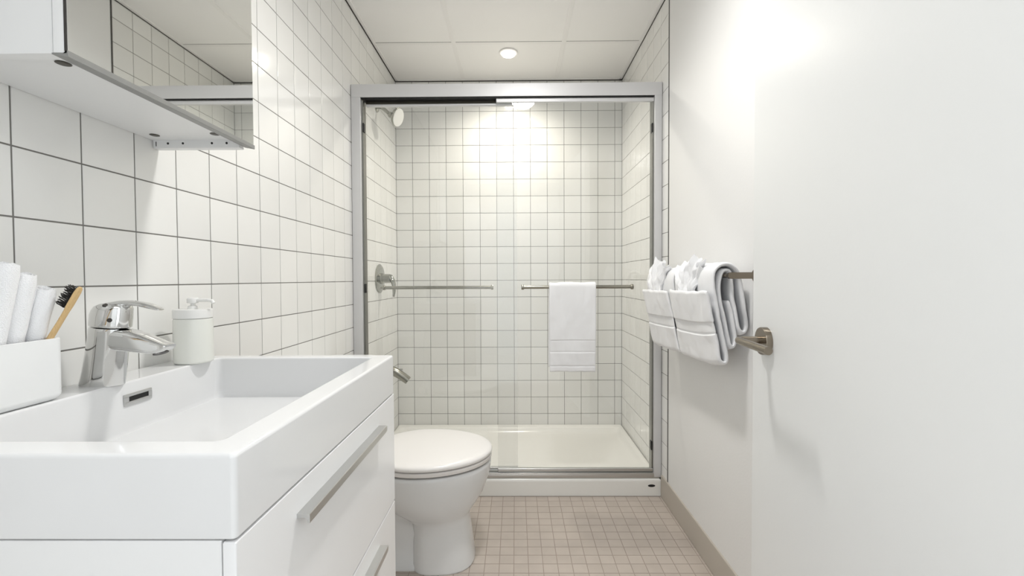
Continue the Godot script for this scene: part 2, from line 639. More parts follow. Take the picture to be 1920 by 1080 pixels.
	w.transform = Transform3D(Basis(Vector3(0.105, 0, -0.9945), Vector3.UP, Vector3(0.9945, 0, 0.105)), Vector3(0.42, 0, 0))
	# local axes: x along the leaf from the hinge, z into the wall behind it
	var leaf := Shape.new()
	leaf.span(Vector3(0.03, FLOOR + 0.008, 0.0), Vector3(0.9718, 0.985, 0.036), 0.0015)
	loc("door_leaf", leaf, M.door_paint, w)
	s = Shape.new()
	var hy := -0.1305
	s.lathe([[0.0285, 0.0], [0.0285, 0.010], [0.0275, 0.012], [0.013, 0.012], [0.0, 0.012]], axis_to(Vector3(0.9065, hy, 0), Vector3(0, 0, -1)), 40)
	var h := loc("door_handle", s, M.brushed_nickel, w)
	s = Shape.new()
	var pts := [Vector3(0.9065, hy + 0.002, -0.01), Vector3(0.9065, hy + 0.002, -0.040), Vector3(0.9045, hy + 0.002, -0.052), Vector3(0.895, hy + 0.002, -0.058), Vector3(0.87, hy + 0.002, -0.059), Vector3(0.765, hy + 0.002, -0.059)]
	var pp := PackedVector3Array()
	for v in smooth_path(pts, 6): pp.append(v)
	s.tube(pp, 0.0075, 20)
	var lv := loc("lever", s, M.brushed_nickel, w)
	w.remove_child(lv)
	h.add_child(lv, true)
	for y in [-0.85, 0.0, 0.8]:
		s = Shape.new()
		s.span(Vector3(0.024, y - 0.045, -0.004), Vector3(0.034, y + 0.045, 0.012), 0.002)
		loc("hinge", s, M.brushed_nickel, w)


func loc(called: String, s: Shape, m: Material, parent: Node) -> MeshInstance3D:   # shape already in the parent's axes
	var o := MeshInstance3D.new()
	o.name = called
	o.mesh = s.mesh()
	o.material_override = m
	parent.add_child(o, true)
	return o


# ------------------------------------------------------------------ shower
func enclosure() -> void:
	var t := thing("shower_enclosure", "framed sliding glass shower enclosure across the end of the room", "shower door", Vector3(-0.04, -0.968, ZCURB - 0.03))
	var z0 := ZCURB - 0.004
	var s := Shape.new()
	# header: a fascia with a channel behind it
	s.span(Vector3(XL + 0.002, 0.868, z0 - 0.005), Vector3(XR - 0.002, 0.930, z0), 0.002)
	s.span(Vector3(XL + 0.002, 0.918, z0 - 0.062), Vector3(XR - 0.002, 0.930, z0 - 0.003), 0.002)
	s.span(Vector3(XL + 0.002, 0.868, z0 - 0.062), Vector3(XR - 0.002, 0.930, z0 - 0.057), 0.001)
	part("header", s, M.frame_aluminium, t)
	s = Shape.new()
	s.span(Vector3(XL + 0.05, 0.862, z0 - 0.056), Vector3(XR - 0.04, 0.872, z0 - 0.006), 0.001)
	part("header_shade_strip", s, M.rubber, t)  # dark strip added in place of the shaded gap under the header
	for k in 2:
		s = Shape.new()
		var a: float = [XL + 0.001, 0.666][k]
		var b: float = [-0.737, XR - 0.001][k]
		s.span(Vector3(a, -0.965, z0 - 0.060), Vector3(b, 0.870, z0 - 0.001), 0.003)
		var j := part("jamb", s, M.frame_aluminium, t)
		s = Shape.new()
		s.span(Vector3([-0.7372, 0.6595][k], -0.940, z0 - 0.058), Vector3([-0.7295, 0.6662][k], 0.866, z0 - 0.016), 0.0015)
		part("channel", s, M.channel_metal, j)
		for y in [[0.73, -0.045], [0.72, -0.815]][k]:
			s = Shape.new()
			var x: float = [-0.7295, 0.6595][k]
			s.span(Vector3(x - 0.003, y - 0.022, z0 - 0.035), Vector3(x + 0.003, y + 0.022, z0 - 0.014), 0.001)
			part("door_bumper", s, M.rubber, j)
	s = Shape.new()
	s.span(Vector3(XL + 0.03, -0.9685, z0 - 0.062), Vector3(XR - 0.01, -0.950, z0 - 0.002), 0.002)
	s.span(Vector3(XL + 0.03, -0.955, z0 - 0.006), Vector3(XR - 0.01, -0.944, z0 - 0.003), 0.001)
	part("bottom_track", s, M.satin_aluminium, t)
	# the two sliding doors
	for k in 2:
		var xa: float = [-0.723, -0.0886][k]
		var xb: float = [0.0090, 0.6650][k]
		var z: float = [z0 - 0.045, z0 - 0.020][k]
		s = Shape.new()
		s.span(Vector3(xa, -0.935, z - 0.003), Vector3(xb, 0.850, z + 0.003), 0.0006)
		var g := part("glass_door", s, M.glass, t)
		g.set_meta("label", ["sliding glass door behind, at the left", "sliding glass door in front, at the right"][k])
		s = Shape.new()
		if k == 1:
			s.span(Vector3(xa, 0.8445, z - 0.008), Vector3(xb, 0.8660, z + 0.008), 0.0015)
			part("top_rail", s, M.frame_aluminium, g)
		else:
			s.span(Vector3(xa, 0.849, z - 0.008), Vector3(xb, 0.880, z + 0.008), 0.0015)
			part("top_rail", s, M.track_dark, g)  # shade and dark reflections under the header put into its colour
			s = Shape.new()
			s.span(Vector3(xa, 0.838, z - 0.009), Vector3(xb, 0.850, z + 0.009), 0.003)
			part("rail_lip", s, M.frame_aluminium, g)
		s = Shape.new()
		var yb: float = [-0.930, -0.9255][k]
		s.span(Vector3(xa, -0.947, z - 0.008), Vector3(xb, yb, z + 0.008), 0.002)
		part("bottom_rail", s, M.satin_aluminium, g)
		# towel bar: the front one outside the glass, the rear one inside
		s = Shape.new()
		var off: float = [-0.045, 0.045][k]
		var zb := z + off
		var sc := -zb / 2.10
		var ba: float = [-0.626, 0.0399][k] * sc
		var bb: float = [-0.1161, 0.5524][k] * sc
		var by := -0.0415 * sc
		s.tube(PackedVector3Array([Vector3(ba, by, zb), Vector3(ba + 0.002, by, zb), Vector3(bb - 0.002, by, zb), Vector3(bb, by, zb)]), 0.0085, 18)
		s.lathe([[0.0, 0.0], [0.011, 0.0], [0.0125, 0.002], [0.0125, 0.010], [0.011, 0.012], [0.0, 0.012]], axis_to(Vector3(ba - 0.011, by, zb), Vector3.RIGHT), 20)
		s.lathe([[0.0, 0.0], [0.011, 0.0], [0.0125, 0.002], [0.0125, 0.010], [0.011, 0.012], [0.0, 0.012]], axis_to(Vector3(bb - 0.001, by, zb), Vector3.RIGHT), 20)
		for x in [ba - 0.005, bb + 0.005]:
			s.tube(PackedVector3Array([Vector3(x, by, z), Vector3(x, by, zb)]), 0.006, 14)
		part("door_bar", s, M.bar_metal, g)


func tray() -> void:
	var t := thing("shower_tray", "low white acrylic shower tray with a raised curb", "shower tray", Vector3(-0.04, FLOOR, -2.5))
	var cx := (XL + XR) / 2
	var hx := (XR - XL) / 2 - 0.002
	var zc := (ZB + ZCURB) / 2
	var hz := (ZCURB - ZB) / 2 - 0.002
	var s := Shape.new()
	var l := []
	l.append(rrect(cx, zc, hx, hz, 0.004, FLOOR, 5))
	l.append(rrect(cx, zc, hx, hz, 0.004, -0.985, 5))
	for k in 5:
		var a := PI / 2 * k / 4.0
		var r := 0.014
		l.append(rrect(cx, zc, hx - r * (1 - cos(a)), hz - r * (1 - cos(a)), 0.004, -0.983 + r * sin(a), 5))
	# step down inside: curb at the front, narrow ledge on the other sides
	var iz := zc - 0.032      # basin centre lies further back than the tray's
	var ihz := hz - 0.045
	l.append(rrect(cx, zc, hx - 0.028, hz - 0.060, 0.01, -0.969, 5))
	l.append(rrect(cx, zc - 0.01, hx - 0.034, hz - 0.078, 0.03, -0.973, 5))
	l.append(rrect(cx, zc - 0.01, hx - 0.050, hz - 0.092, 0.05, -0.992, 5))
	l.append(rrect(cx, zc - 0.01, hx - 0.075, hz - 0.112, 0.06, -1.000, 5))
	l.append(rrect(cx, zc - 0.01, hx - 0.30, hz - 0.25, 0.06, -1.008, 5))
	s.loft(l, true, true)
	part("tray_body", s, M.tray_acrylic, t, 40.0)
	s = Shape.new()
	s.lathe([[0.0, 0.0], [0.040, 0.0], [0.042, 0.002], [0.038, 0.004], [0.0, 0.004]], Transform3D(Basis(), Vector3(-0.45, -1.0075, -2.5)), 28)
	part("drain_cover", s, M.chrome, t)
	s = Shape.new()
	var ring := []
	for q in [[1.0, 0.0], [1.0, 0.0015], [0.85, 0.0022]]:
		var lp := PackedVector3Array()
		for i in 28:
			var a := TAU * i / 28
			lp.append(Vector3(0.654 + 0.0175 * q[0] * cos(a), -1.0035 + 0.0062 * q[0] * sin(a), ZCURB - 0.003 + q[1]))
		ring.append(lp)
	s.loft(ring)
	part("maker_badge", s, M.rubber, t).set_meta("label", "small black oval badge")


func fittings() -> void:
	# shower head
	var t := thing("showerhead", "chrome shower head on a short bent arm high on the left shower wall", "shower head", Vector3(XL, 0.975, -2.50))
	var s := Shape.new()
	s.lathe([[0.0, 0.0], [0.028, 0.0], [0.030, 0.002], [0.026, 0.009], [0.013, 0.012], [0.0, 0.012]], axis_to(Vector3(XL, 0.977, -2.50), Vector3.RIGHT), 28)
	part("flange", s, M.shower_chrome, t)
	s = Shape.new()
	var pp := PackedVector3Array()
	for v in smooth_path([Vector3(XL, 0.977, -2.50), Vector3(XL + 0.025, 0.974, -2.50), Vector3(-0.735, 0.958, -2.497), Vector3(-0.705, 0.929, -2.493)], 6): pp.append(v)
	s.tube(pp, 0.0105, 16)
	part("arm", s, M.shower_chrome, t)
	s = Shape.new()
	var d := Vector3(0.88, -0.36, 0.22)
	s.lathe([[0.0, -0.012], [0.012, -0.010], [0.017, 0.0], [0.015, 0.012], [0.018, 0.018], [0.038, 0.030], [0.050, 0.040], [0.053, 0.046], [0.053, 0.052], [0.050, 0.054]], axis_to(Vector3(-0.703, 0.928, -2.493), d), 36)
	part("head_shell", s, M.shower_chrome, t)
	s = Shape.new()
	s.lathe([[0.0, 0.053], [0.0495, 0.053], [0.0495, 0.0555], [0.044, 0.0575], [0.0, 0.0590]], axis_to(Vector3(-0.703, 0.928, -2.493), d), 36)
	part("spray_face", s, M.pump_plastic, t).set_meta("label", "pale round spray face")
	# mixing valve
	t = thing("shower_valve", "round chrome shower valve with a curved lever on the left shower wall", "valve", Vector3(XL, 0.003, -2.523))
	s = Shape.new()
	var c := Vector3(XL, 0.003, -2.523)
	s.lathe([[0.0, 0.0], [0.083, 0.0], [0.084, 0.003], [0.078, 0.008], [0.05, 0.012], [0.0, 0.013]], axis_to(c, Vector3.RIGHT), 48)
	part("escutcheon", s, M.shower_chrome, t)
	s = Shape.new()
	s.lathe([[0.0, 0.008], [0.031, 0.008], [0.031, 0.022], [0.027, 0.026], [0.026, 0.060], [0.022, 0.072], [0.0, 0.076]], axis_to(c, Vector3.RIGHT), 32)
	part("hub", s, M.shower_chrome, t)
	s = Shape.new()
	pp = PackedVector3Array()
	for v in smooth_path([c + Vector3(0.050, 0.004, 0.0), c + Vector3(0.070, 0.002, 0.01), c + Vector3(0.086, -0.028, 0.018), c + Vector3(0.090, -0.068, 0.02), c + Vector3(0.086, -0.104, 0.02)], 6): pp.append(v)
	var rad := []
	for k in pp.size(): rad.append(lerpf(0.019, 0.006, float(k) / (pp.size() - 1)))
	s.tube(pp, 0.01, 16, rad)
	part("lever", s, M.shower_chrome, t)
	# bath spout
	t = thing("tub_spout", "brushed metal spout low on the left shower wall, below the valve", "spout", Vector3(XL, -0.51, -2.52))
	s = Shape.new()
	pp = PackedVector3Array()
	for v in smooth_path([Vector3(XL, -0.521, -2.52), Vector3(XL + 0.03, -0.523, -2.52), Vector3(-0.70, -0.536, -2.52), Vector3(-0.655, -0.564, -2.52), Vector3(-0.622, -0.588, -2.52)], 6): pp.append(v)
	rad = []
	for k in pp.size(): rad.append(lerpf(0.030, 0.023, float(k) / (pp.size() - 1)))
	s.tube(pp, 0.02, 24, rad)
	part("spout_body", s, M.bar_metal, t)
	s = Shape.new()
	s.lathe([[0.0, 0.0], [0.006, 0.0], [0.006, 0.012], [0.009, 0.014], [0.009, 0.020], [0.0, 0.021]], Transform3D(Basis(), Vector3(-0.663, -0.539, -2.52)), 16)
	part("diverter_knob", s, M.satin_aluminium, t)


# ------------------------------------------------------------------ vanity
func vanity() -> void:
	var zn := -0.453
	var zf := -1.053
	var t := thing("vanity_cabinet", "white lacquered wall-hung vanity cabinet with two drawers under the washbasin", "cabinet", Vector3(-0.54, -0.80, -0.753))
	var s := Shape.new()
	s.span(Vector3(XL + 0.001, -0.80, zn - 0.001), Vector3(-0.3115, -0.2755, zn - 0.019), 0.0012)
	s.span(Vector3(XL + 0.001, -0.80, zf + 0.001), Vector3(-0.3115, -0.2755, zf + 0.019), 0.0012)
	s.span(Vector3(XL + 0.001, -0.80, zf + 0.01), Vector3(-0.3115, -0.782, zn - 0.01), 0.0012)
	s.span(Vector3(XL + 0.001, -0.79, zf + 0.01), Vector3(XL + 0.016, -0.277, zn - 0.01), 0.0012)
	s.span(Vector3(-0.33, -0.545, zf + 0.01), Vector3(-0.3125, -0.527, zn - 0.01), 0.0012)
	part("body", s, M.carcass, t)
	for k in 2:
		var top: float = [-0.2765, -0.5375][k]
		var bot: float = [-0.5345, -0.797][k]
		s = Shape.new()
		s.span(Vector3(-0.3105, bot, zf), Vector3(-0.295, top, zn), 0.0018)
		# drawer box behind the front
		s.span(Vector3(-0.72, bot + 0.03, zf + 0.03), Vector3(-0.3105, bot + 0.042, zn - 0.03), 0.001)
		for z in [zf + 0.036, zn - 0.036]:
			s.span(Vector3(-0.72, bot + 0.03, z - 0.006), Vector3(-0.3105, bot + 0.15, z + 0.006), 0.001)
		s.span(Vector3(-0.72, bot + 0.03, zf + 0.03), Vector3(-0.708, bot + 0.15, zn - 0.03), 0.001)
		var d := part("drawer", s, M.lacquer, t)
		var y: float = [-0.315, -0.576][k]
		# pull: flat plate with a lip turned down at the front
		var prof := [Vector2(-0.2952, 0.0), Vector2(-0.2788, 0.0), Vector2(-0.2775, -0.001), Vector2(-0.2775, -0.0125), Vector2(-0.2800, -0.0125), Vector2(-0.2812, -0.0085), Vector2(-0.284, -0.0055), Vector2(-0.288, -0.0048), Vector2(-0.2952, -0.0065)]
		var la := PackedVector3Array()
		var lb := PackedVector3Array()
		for q in prof:
			la.append(Vector3(q.x, y + q.y, -0.935))
			lb.append(Vector3(q.x, y + q.y, -0.580))
		la.reverse()
		lb.reverse()
		s = Shape.new()
		s.loft([la, lb], false, false)
		for l in [[la, true], [lb, false]]:
			var poly := PackedVector2Array()
			for v in l[0]: poly.append(Vector2(v.x, v.y))
			var ix := Geometry2D.triangulate_polygon(poly)
			for i in ix.size() / 3:
				s.facing([l[0][ix[i * 3]], l[0][ix[i * 3 + 1]], l[0][ix[i * 3 + 2]]], Vector3(0, 0, -1) if l[1] else Vector3(0, 0, 1))
		part("pull", s, M.satin_aluminium, d, 25.0)
	# washbasin
	t = thing("washbasin", "rectangular white ceramic washbasin with thick sides on the vanity", "sink", Vector3(-0.54, -0.2745, -0.753))
	var cx := (XL + 0.001 - 0.295) / 2
	var hx := (-0.295 - XL - 0.001) / 2
	var cz := (zn + zf) / 2
	var hz := (zn - zf) / 2
	var l := []
	l.append(rrect(cx, cz, hx - 0.004, hz - 0.004, 0.004, -0.2740, 4))
	l.append(rrect(cx, cz, hx - 0.001, hz - 0.001, 0.005, -0.2735, 4))
	l.append(rrect(cx, cz, hx, hz, 0.006, -0.2715, 4))
	var r := 0.005
	for k in 5:
		var a := PI / 2 * k / 4.0
		l.append(rrect(cx, cz, hx - r * (1 - cos(a)), hz - r * (1 - cos(a)), 0.006, TOP - r + r * sin(a), 4))
	# opening: x -0.700..-0.337, z -1.020..-0.4935
	var ox := (-0.700 - 0.337) / 2
	var ohx := (0.700 - 0.337) / 2
	var oz := (-1.020 - 0.4935) / 2
	var ohz := (1.020 - 0.4935) / 2
	for k in 5:
		var a := PI / 2 * k / 4.0
		l.append(rrect(ox, oz, ohx + 0.004 * (1 - sin(a)), ohz + 0.004 * (1 - sin(a)), 0.012, TOP - 0.004 * (1 - cos(a)), 4))
	l.append(rrect(ox, oz, ohx - 0.003, ohz - 0.003, 0.014, TOP - 0.070, 4))
	var fr := 0.018
	for k in 6:
		var a := PI / 2 * k / 5.0
		l.append(rrect(ox, oz, ohx - 0.004 - fr * (1 - cos(a)), ohz - 0.004 - fr * (1 - cos(a)), 0.018, TOP - 0.082 - fr * sin(a), 4))
	l.append(rrect(ox, oz, 0.03, 0.03, 0.029, TOP - 0.106, 4))
	s = Shape.new()
	s.loft(l, true, true)
	part("basin", s, M.ceramic, t, 40.0)
	s = Shape.new()
	var px := -0.6995
	var o0 := [-0.2255, -0.2050, -0.829, -0.770]     # y0 y1 z0 z1
	s.span(Vector3(px, o0[1] - 0.005, o0[2]), Vector3(px + 0.004, o0[1], o0[3]), 0.0008)
	s.span(Vector3(px, o0[0], o0[2]), Vector3(px + 0.004, o0[0] + 0.007, o0[3]), 0.0008)
	s.span(Vector3(px, o0[0] + 0.0068, o0[2]), Vector3(px + 0.004, o0[1] - 0.0048, o0[2] + 0.008), 0.0004)
	s.span(Vector3(px, o0[0] + 0.0068, o0[3] - 0.009), Vector3(px + 0.004, o0[1] - 0.0048, o0[3]), 0.0004)
	var ov := part("overflow_plate", s, M.satin_aluminium, t)
	s = Shape.new()
	s.span(Vector3(px, o0[0] + 0.006, o0[2] + 0.007), Vector3(px + 0.0030, o0[1] - 0.004, o0[3] - 0.008), 0.0003)
	part("overflow_slot", s, M.rubber, ov)
	s = Shape.new()
	s.lathe([[0.0, 0.0], [0.031, 0.0], [0.032, 0.002], [0.028, 0.004], [0.0, 0.0045]], Transform3D(Basis(), Vector3(ox, TOP - 0.1065, oz)), 28)
	part("drain_plug", s, M.chrome, t)


func basin_items() -> void:
	# faucet, seen from the side
	var zc := -0.760
	var t := thing("faucet", "chrome single-lever faucet at the back of the washbasin", "faucet", Vector3(-0.7245, TOP, zc))
	var s := Shape.new()
	var l := []
	for q in [[-0.183, -0.7255, 0.0350, 0.0240], [-0.181, -0.7255, 0.0358, 0.0246], [-0.160, -0.7215, 0.0345, 0.0240], [-0.130, -0.7165, 0.0330, 0.0236], [-0.100, -0.7120, 0.0318, 0.0236], [-0.086, -0.7100, 0.0312, 0.0238], [-0.0815, -0.7095, 0.0300, 0.0228]]:
		var e := ellipse(q[1], zc, q[2], q[3], q[0], 44)
		if q[0] > -0.11:      # the upper rim slopes down towards the spout
			var k: float = (q[0] + 0.11) / 0.0285
			for i in e.size(): e[i].y += k * (-0.10 * (e[i].x - q[1]) - 0.001)
		l.append(e)
	s.loft(l)
	part("body", s, M.chrome, t)
	s = Shape.new()
	l = []
	for q in [[-0.0805, -0.7090, 0.0290, 0.0222], [-0.0790, -0.7088, 0.0318, 0.0244], [-0.0765, -0.7085, 0.0322, 0.0248], [-0.060, -0.7065, 0.0322, 0.0248], [-0.050, -0.7045, 0.0312, 0.0242], [-0.0435, -0.7030, 0.0280, 0.0218], [-0.0395, -0.7015, 0.0215, 0.0165], [-0.0375, -0.7000, 0.0110, 0.0085]]:
		var e := ellipse(q[1], zc, q[2], q[3], q[0], 44)
		for i in e.size(): e[i].y += (-0.10 if q[0] < -0.055 else 0.02) * (e[i].x - q[1]) - 0.001
		l.append(e)
	s.loft(l)
	var cap := part("lever_cap", s, M.chrome, t)
	s = Shape.new()
	var secs := []
	for q in [[-0.705, -0.0430, 0.0050, 0.017], [-0.690, -0.0405, 0.0052, 0.0165], [-0.672, -0.0395, 0.0045, 0.0145], [-0.655, -0.0415, 0.0045, 0.0125], [-0.640, -0.0450, 0.0050, 0.0115], [-0.626, -0.0490, 0.0038, 0.0095], [-0.6185, -0.0515, 0.0014, 0.006]]:
		var e := PackedVector3Array()
		for i in 24:
			var a := TAU * i / 24
			e.append(Vector3(q[0], q[1] + q[2] * sin(a), zc - q[3] * cos(a)))
		e.reverse()
		secs.append(e)
	secs.reverse()
	s.loft(secs)
	part("lever", s, M.chrome, cap)
	s = Shape.new()
	s.lathe([[0.0, 0.0], [0.0036, 0.0], [0.0036, 0.0009], [0.0, 0.001]], axis_to(Vector3(-0.6905, -0.0680, zc + 0.0212), Vector3(0.45, 0.0, 1.0)), 18)
	part("marker_dot", s, M.edge_strip, cap)
	s = Shape.new()
	s.tube(PackedVector3Array([Vector3(-0.7005, -0.0435, zc + 0.0195), Vector3(-0.6965, -0.0425, zc + 0.0205)]), 0.0032, 12)
	part("set_screw", s, M.edge_strip, cap)
	# spout
	s = Shape.new()
	secs = []
	for q in [[-0.712, -0.100, 0.015, 0.020], [-0.690, -0.1030, 0.0190, 0.020], [-0.670, -0.1060, 0.0180, 0.0190], [-0.650, -0.1105, 0.0155, 0.0182], [-0.630, -0.1155, 0.0125, 0.0172], [-0.617, -0.1180, 0.0100, 0.0162], [-0.608, -0.1170, 0.0065, 0.0148], [-0.6040, -0.1155, 0.0030, 0.0125]]:
		var e := PackedVector3Array()
		for i in 28:
			var a := TAU * i / 28
			var cs := cos(a)
			var sn := sin(a)
			# a rounded oblong section
			var px: float = signf(cs) * pow(absf(cs), 0.55) * q[3]
			var py: float = signf(sn) * pow(absf(sn), 0.55) * q[2]
			e.append(Vector3(q[0] + py * 0.25, q[1] + py, zc - px))
		e.reverse()
		secs.append(e)
	secs.reverse()
	s.loft(secs)
	var sp := part("spout", s, M.chrome, t)
	s = Shape.new()
	s.lathe([[0.0, 0.0], [0.0105, 0.0], [0.0115, 0.002], [0.0115, 0.011], [0.0095, 0.0115], [0.0, 0.0095]], axis_to(Vector3(-0.6235, -0.1180, zc), Vector3(0.35, -1.0, 0.12)), 24)
	part("aerator", s, M.edge_strip, sp)
	# soap dispenser
	var c := Vector3(-0.7163, TOP, -0.967)
	t = thing("soap_dispenser", "frosted white pump bottle of soap beside the faucet", "soap dispenser", c)
	s = Shape.new()
	s.lathe([[0.0, 0.0], [0.033, 0.0], [0.036, 0.0015], [0.0372, 0.005], [0.0372, 0.094], [0.0360, 0.098], [0.0, 0.099]], Transform3D(Basis(), c), 44)
	part("bottle", s, M.frosted_bottle, t)
	s = Shape.new()
	s.lathe([[0.0345, 0.0985], [0.0372, 0.0990], [0.0376, 0.1005], [0.0376, 0.116], [0.0362, 0.1185], [0.012, 0.119], [0.010, 0.1195], [0.0, 0.1195]], Transform3D(Basis(), c), 44)
	part("collar", s, M.pump_plastic, t)
	s = Shape.new()
	s.lathe([[0.0, 0.118], [0.0105, 0.118], [0.0095, 0.125], [0.0050, 0.126], [0.0050, 0.131], [0.0110, 0.132], [0.0115, 0.141], [0.0095, 0.1435], [0.0, 0.144]], Transform3D(Basis(), c), 28)
	s.tube(PackedVector3Array([c + Vector3(0.0, 0.138, 0), c + Vector3(0.034, 0.138, 0), c + Vector3(0.043, 0.136, 0), c + Vector3(0.046, 0.131, 0)]), 0.004, 12)
	part("pump", s, M.pump_plastic, t)
	# open box at the near end of the ledge
	var bx := Vector3(-0.738, TOP, -0.600)
	var h := 0.0950
	t = thing("toiletry_holder", "white rounded open box holding a toothbrush and rolled cloths on the basin ledge", "holder", bx)
	l = []
	var hx := 0.0375
	var hz := 0.074
	for k in 6:
		var a := PI / 2 * k / 5.0
		var r := 0.011
		l.append(rrect(bx.x, bx.z, hx - r * (1 - sin(a)), hz - r * (1 - sin(a)), 0.012, TOP + r * (1 - cos(a)), 6))
	l.append(rrect(bx.x, bx.z, hx, hz, 0.012, TOP + h - 0.001, 6))
	l.append(rrect(bx.x, bx.z, hx - 0.0008, hz - 0.0008, 0.012, TOP + h, 6))
	l.append(rrect(bx.x, bx.z, hx - 0.0032, hz - 0.0032, 0.010, TOP + h, 6))
	l.append(rrect(bx.x, bx.z, hx - 0.004, hz - 0.004, 0.010, TOP + h - 0.001, 6))
	l.append(rrect(bx.x, bx.z, hx - 0.004, hz - 0.004, 0.010, TOP + 0.005, 6))
	s = Shape.new()
	s.loft(l)
	part("box_shell", s, M.matte_white, t, 40.0)
	# toothbrush
	var foot := Vector3(-0.757, -0.170, -0.652)
	var head := Vector3(-0.664, -0.0105, -0.664)
	t = thing("toothbrush", "bamboo toothbrush with black bristles leaning in the white box", "toothbrush", foot)
	var d := (head - foot).normalized()
	var side := Vector3(0, 0, 1)
	var nrm := side.cross(d).normalized()       # towards the bristles (left and up)
	if nrm.x > 0: nrm = -nrm
	side = d.cross(nrm).normalized()
	var len := foot.distance_to(head)
	secs = []
	for q in [[0.0, 0.0035, 0.0020], [0.002, 0.005, 0.003], [0.05, 0.0058, 0.0034], [0.085, 0.0052, 0.0033], [0.125, 0.0042, 0.0030], [0.145, 0.0044, 0.0030], [0.155, 0.0056, 0.0030], [0.178, 0.0056, 0.0030], [0.184, 0.0044, 0.0028], [0.187, 0.0022, 0.0020]]:
		var f: float = q[0] / 0.187 * len
		var e := PackedVector3Array()
		var bend := nrm * 0.002 * sin(f / len * PI)
		for i in 16:
			var a := TAU * i / 16
			e.append(foot + d * f - bend + side * q[1] * cos(a) + nrm * q[2] * sin(a))
		secs.append(e)
	s = Shape.new()
	s.loft(secs)
	if (secs[1][0] - secs[1][4]).cross(secs[1][4] - secs[1][8]).dot(d) < 0:
		pass
	part("handle", s, M.bamboo, t)
	s = Shape.new()
	for i in 13:
		for k in 5:
			var f := len * (0.800 + 0.170 * i / 12.0)
			var b := foot + d * f + side * (k - 2) * 0.0019 + nrm * 0.0022
			var tip := b + nrm * (0.0135 + 0.0012 * sin(i * 2.1)) + d * 0.0015 * sin(i * 1.3 + k * 2.0) + side * 0.0004 * (k - 2)
			s.tube(PackedVector3Array([b, tip]), 0.00065, 5)
	part("bristles", s, M.bristle, t).set_meta("kind", "stuff")
	# rolled face cloths standing in the box
	var rolls := [[Vector3(-0.735, -0.165, -0.591), Vector3(-0.7005, 0.024, -0.596), 0.0132, "tallest rolled white cloth in the white box, farthest from the toothbrush"],
		[Vector3(-0.739, -0.165, -0.618), Vector3(-0.7040, 0.010, -0.622), 0.0130, "middle-height rolled white cloth, second in the row in the white box"],
		[Vector3(-0.741, -0.165, -0.6445), Vector3(-0.7020, -0.011, -0.6480), 0.0130, "shortest rolled white cloth, leaning towards the toothbrush"]]
	for k in 3:
		roll(rolls[k][0], rolls[k][1], rolls[k][2], rolls[k][3], k)


func roll(a: Vector3, b: Vector3, r: float, label: String, seed_: int) -> void:
	var d := (b - a).normalized()
	var x := d.cross(Vector3(0, 0, 1)).normalized()
	var y := d.cross(x)
	var nz := FastNoiseLite.new()
	nz.seed = 40 + seed_
	nz.frequency = 18.0
	# a cloth wound one turn and three quarters: its section is a spiral band
	var turns := 2.35
	var n := 90
	var th := r * 0.36
	var loops := []
	for k in 15:
		var f := float(k) / 14
		var fade := sqrt(maxf(0.02, 1.0 - pow(absf(f * 2 - 1), 14)))
		var outer := PackedVector3Array()
		var inner := PackedVector3Array()
		for i in n + 1:
			var u := float(i) / n
			var an := u * turns * TAU + 0.6 + seed_ * 1.1
			var rad := r * (0.34 + 0.66 * u) + 0.0012 * nz.get_noise_3d(f * 0.35, cos(an) * 0.05 + 0.3, sin(an) * 0.05)
			rad *= 1.0 + 0.16 * f
			var dir := x * cos(an) + y * sin(an)
			var w := th * 0.5 * fade
			if i == 0 or i == n: w *= 0.3
			var at := a.lerp(b, f) + d * 0.004 * nz.get_noise_2d(u * 0.3, 3.0) * f
			outer.append(at + dir * (rad + w))
			inner.append(at + dir * (rad - w))
		inner.reverse()
		outer.append_array(inner)
		loops.append(outer)
	var s := Shape.new()
	s.loft(loops, false, false)
	for e in [0, 14]:
		var l: PackedVector3Array = loops[e]
		var m := l.size()
		for i in m / 2 - 1:
			s.facing([l[i], l[i + 1], l[m - 2 - i], l[m - 1 - i]], -d if e == 0 else d)
	var o := part("rolled_cloth", s, M.terry, self, 60.0)
	tag(o, label, "washcloth", "rolled cloths in the white box")


